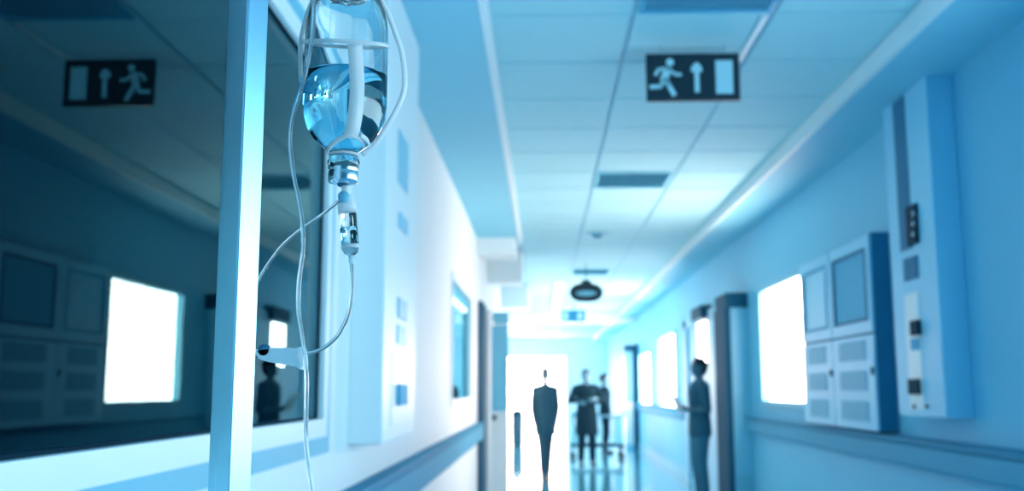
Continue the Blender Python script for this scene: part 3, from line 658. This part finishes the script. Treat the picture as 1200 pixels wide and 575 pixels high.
# 2 arms folded over the chest
person(px(687, 455, 19.0), 19.0, math.radians(6), 1.79, 'person in dark scrubs standing with folded arms in mid-corridor',
       dict(stand, el_l=(-.285, -.04, 1.17), wr_l=(.03, -.20, 1.19), hd_l=(1, -.05, .15), pn_l=(0, 1, 0), el_r=(.285, -.04, 1.17), wr_r=(-.03, -.17, 1.14), hd_r=(-1, .0, .1), pn_r=(0, 1, 0), sleeve=1), 'dark_scrub', 'dark_scrub', 0, coat=.55, wide=1.08, clothes=('long_tunic', 'trousers'))
# 3 side-on by the doorway, holding a sheet
p3 = person(px(819, 455, 12.9), 12.9, math.radians(-80), 1.82, 'person in blue scrubs standing side-on at the right doorway holding papers',
       dict(stand, el_l=(-.23, .02, 1.12), wr_l=(-.07, -.19, 1.12), hd_l=(.35, -.6, .4), pn_l=(0, 0, 1), el_r=(.23, .02, 1.12), wr_r=(.07, -.19, 1.12), hd_r=(-.35, -.6, .4), pn_r=(0, 0, 1), sleeve=0), 'blue_cloth', 'mid_cloth', .07)
# 4 slim, far
person(px(709, 455, 22.5), 22.5, math.radians(95), 1.76, 'slim person in blue standing behind the folded-arm figure beside the trolley',
       dict(stand, el_l=(-.22, .03, 1.12), wr_l=(-.20, -.06, .88), el_r=(.22, .03, 1.12), wr_r=(.20, -.06, .88)), 'dark_scrub', 'dark_scrub', .05, wide=.8)
# papers held by the third person
Rz = Matrix.Rotation(math.radians(-80), 3, 'Z'); pc = Vector((px(819, 455, 12.9), 12.9, 0))
pts = [Rz @ Vector(v) * 1.017 + pc for v in ((-.11, -.25, 1.12), (.11, -.25, 1.12), (.11, -.37, 1.34), (-.11, -.37, 1.34))]
o = MB().prism(pts, Vector((0, 0, .006))).build('paper_sheet', 'paper', None); tag(o, 'white papers held by the side-on person', 'papers')

# ------------------------------------------------------------------ trolley and bin far down the corridor
tx0, tx1, ty0, ty1 = px(668, 500, 21), px(730, 500, 21), 20.6, 21.3
t = empty('hospital_trolley', ((tx0 + tx1) / 2, 20.95, 0), 'dark wheeled hospital trolley behind the folded-arm figure', 'trolley')
MB().box(tx0, tx1, ty0, ty1, .24, .30).build('lower_shelf', 'darkmetal', t, .008)
MB().box(tx0, tx1, ty0, ty1, .84, .87).build('top_frame', 'trolley', t, .008)
MB().box(tx0 + .02, px(700, 500, 21), ty0 + .03, ty1 - .03, .87, .95).build('mattress', 'mattress', t, .03)
MB().box(tx0 + .03, px(682, 500, 21), ty0 + .04, ty1 - .04, .30, .66).build('storage_box', 'trim', t, .02)
MB().box(px(718, 500, 21), tx1 - .02, ty0 + .02, ty1 - .1, .30, .84).build('side_panel', 'trim', t, .01)
for a in (tx0 + .05, tx1 - .05):
    for b_ in (ty0 + .05, ty1 - .05):
        MB().tube([(a, b_, .12), (a, b_, .85)], .022, 10).build('leg', 'trolley', t)
        MB().lathe([(0, -.02), (.055, -.02), (.06, 0), (.055, .02), (0, .02)], 20, (a, b_, .06), ax=Matrix.Rotation(math.pi / 2, 3, 'X')).build('wheel', 'shoe', t)
MB().tube(spline([(tx1, ty0 + .05, .86), (tx1 + .06, ty0 + .05, 1.0), (tx1 + .06, ty1 - .05, 1.0), (tx1, ty1 - .05, .86)], 8), .018, 10).build('push_handle', 'trolley', t)
bxx = px(606, 500, 24.8)
t = empty('waste_bin', (bxx, 25, 0), 'narrow dark upright bin left of the walking person', 'bin')
MB().lathe([(0, 0), (.12, 0), (.14, .04), (.15, .78), (0, .78)], 28, (bxx, 25, 0)).build('bin_body', 'navy', t)
MB().lathe([(.155, .78), (.155, .82), (.10, .90), (0, .91)], 28, (bxx, 25, 0)).build('lid', 'darkmetal', t)
for o in ROOTS:
    if '_o' in o: del o['_o']
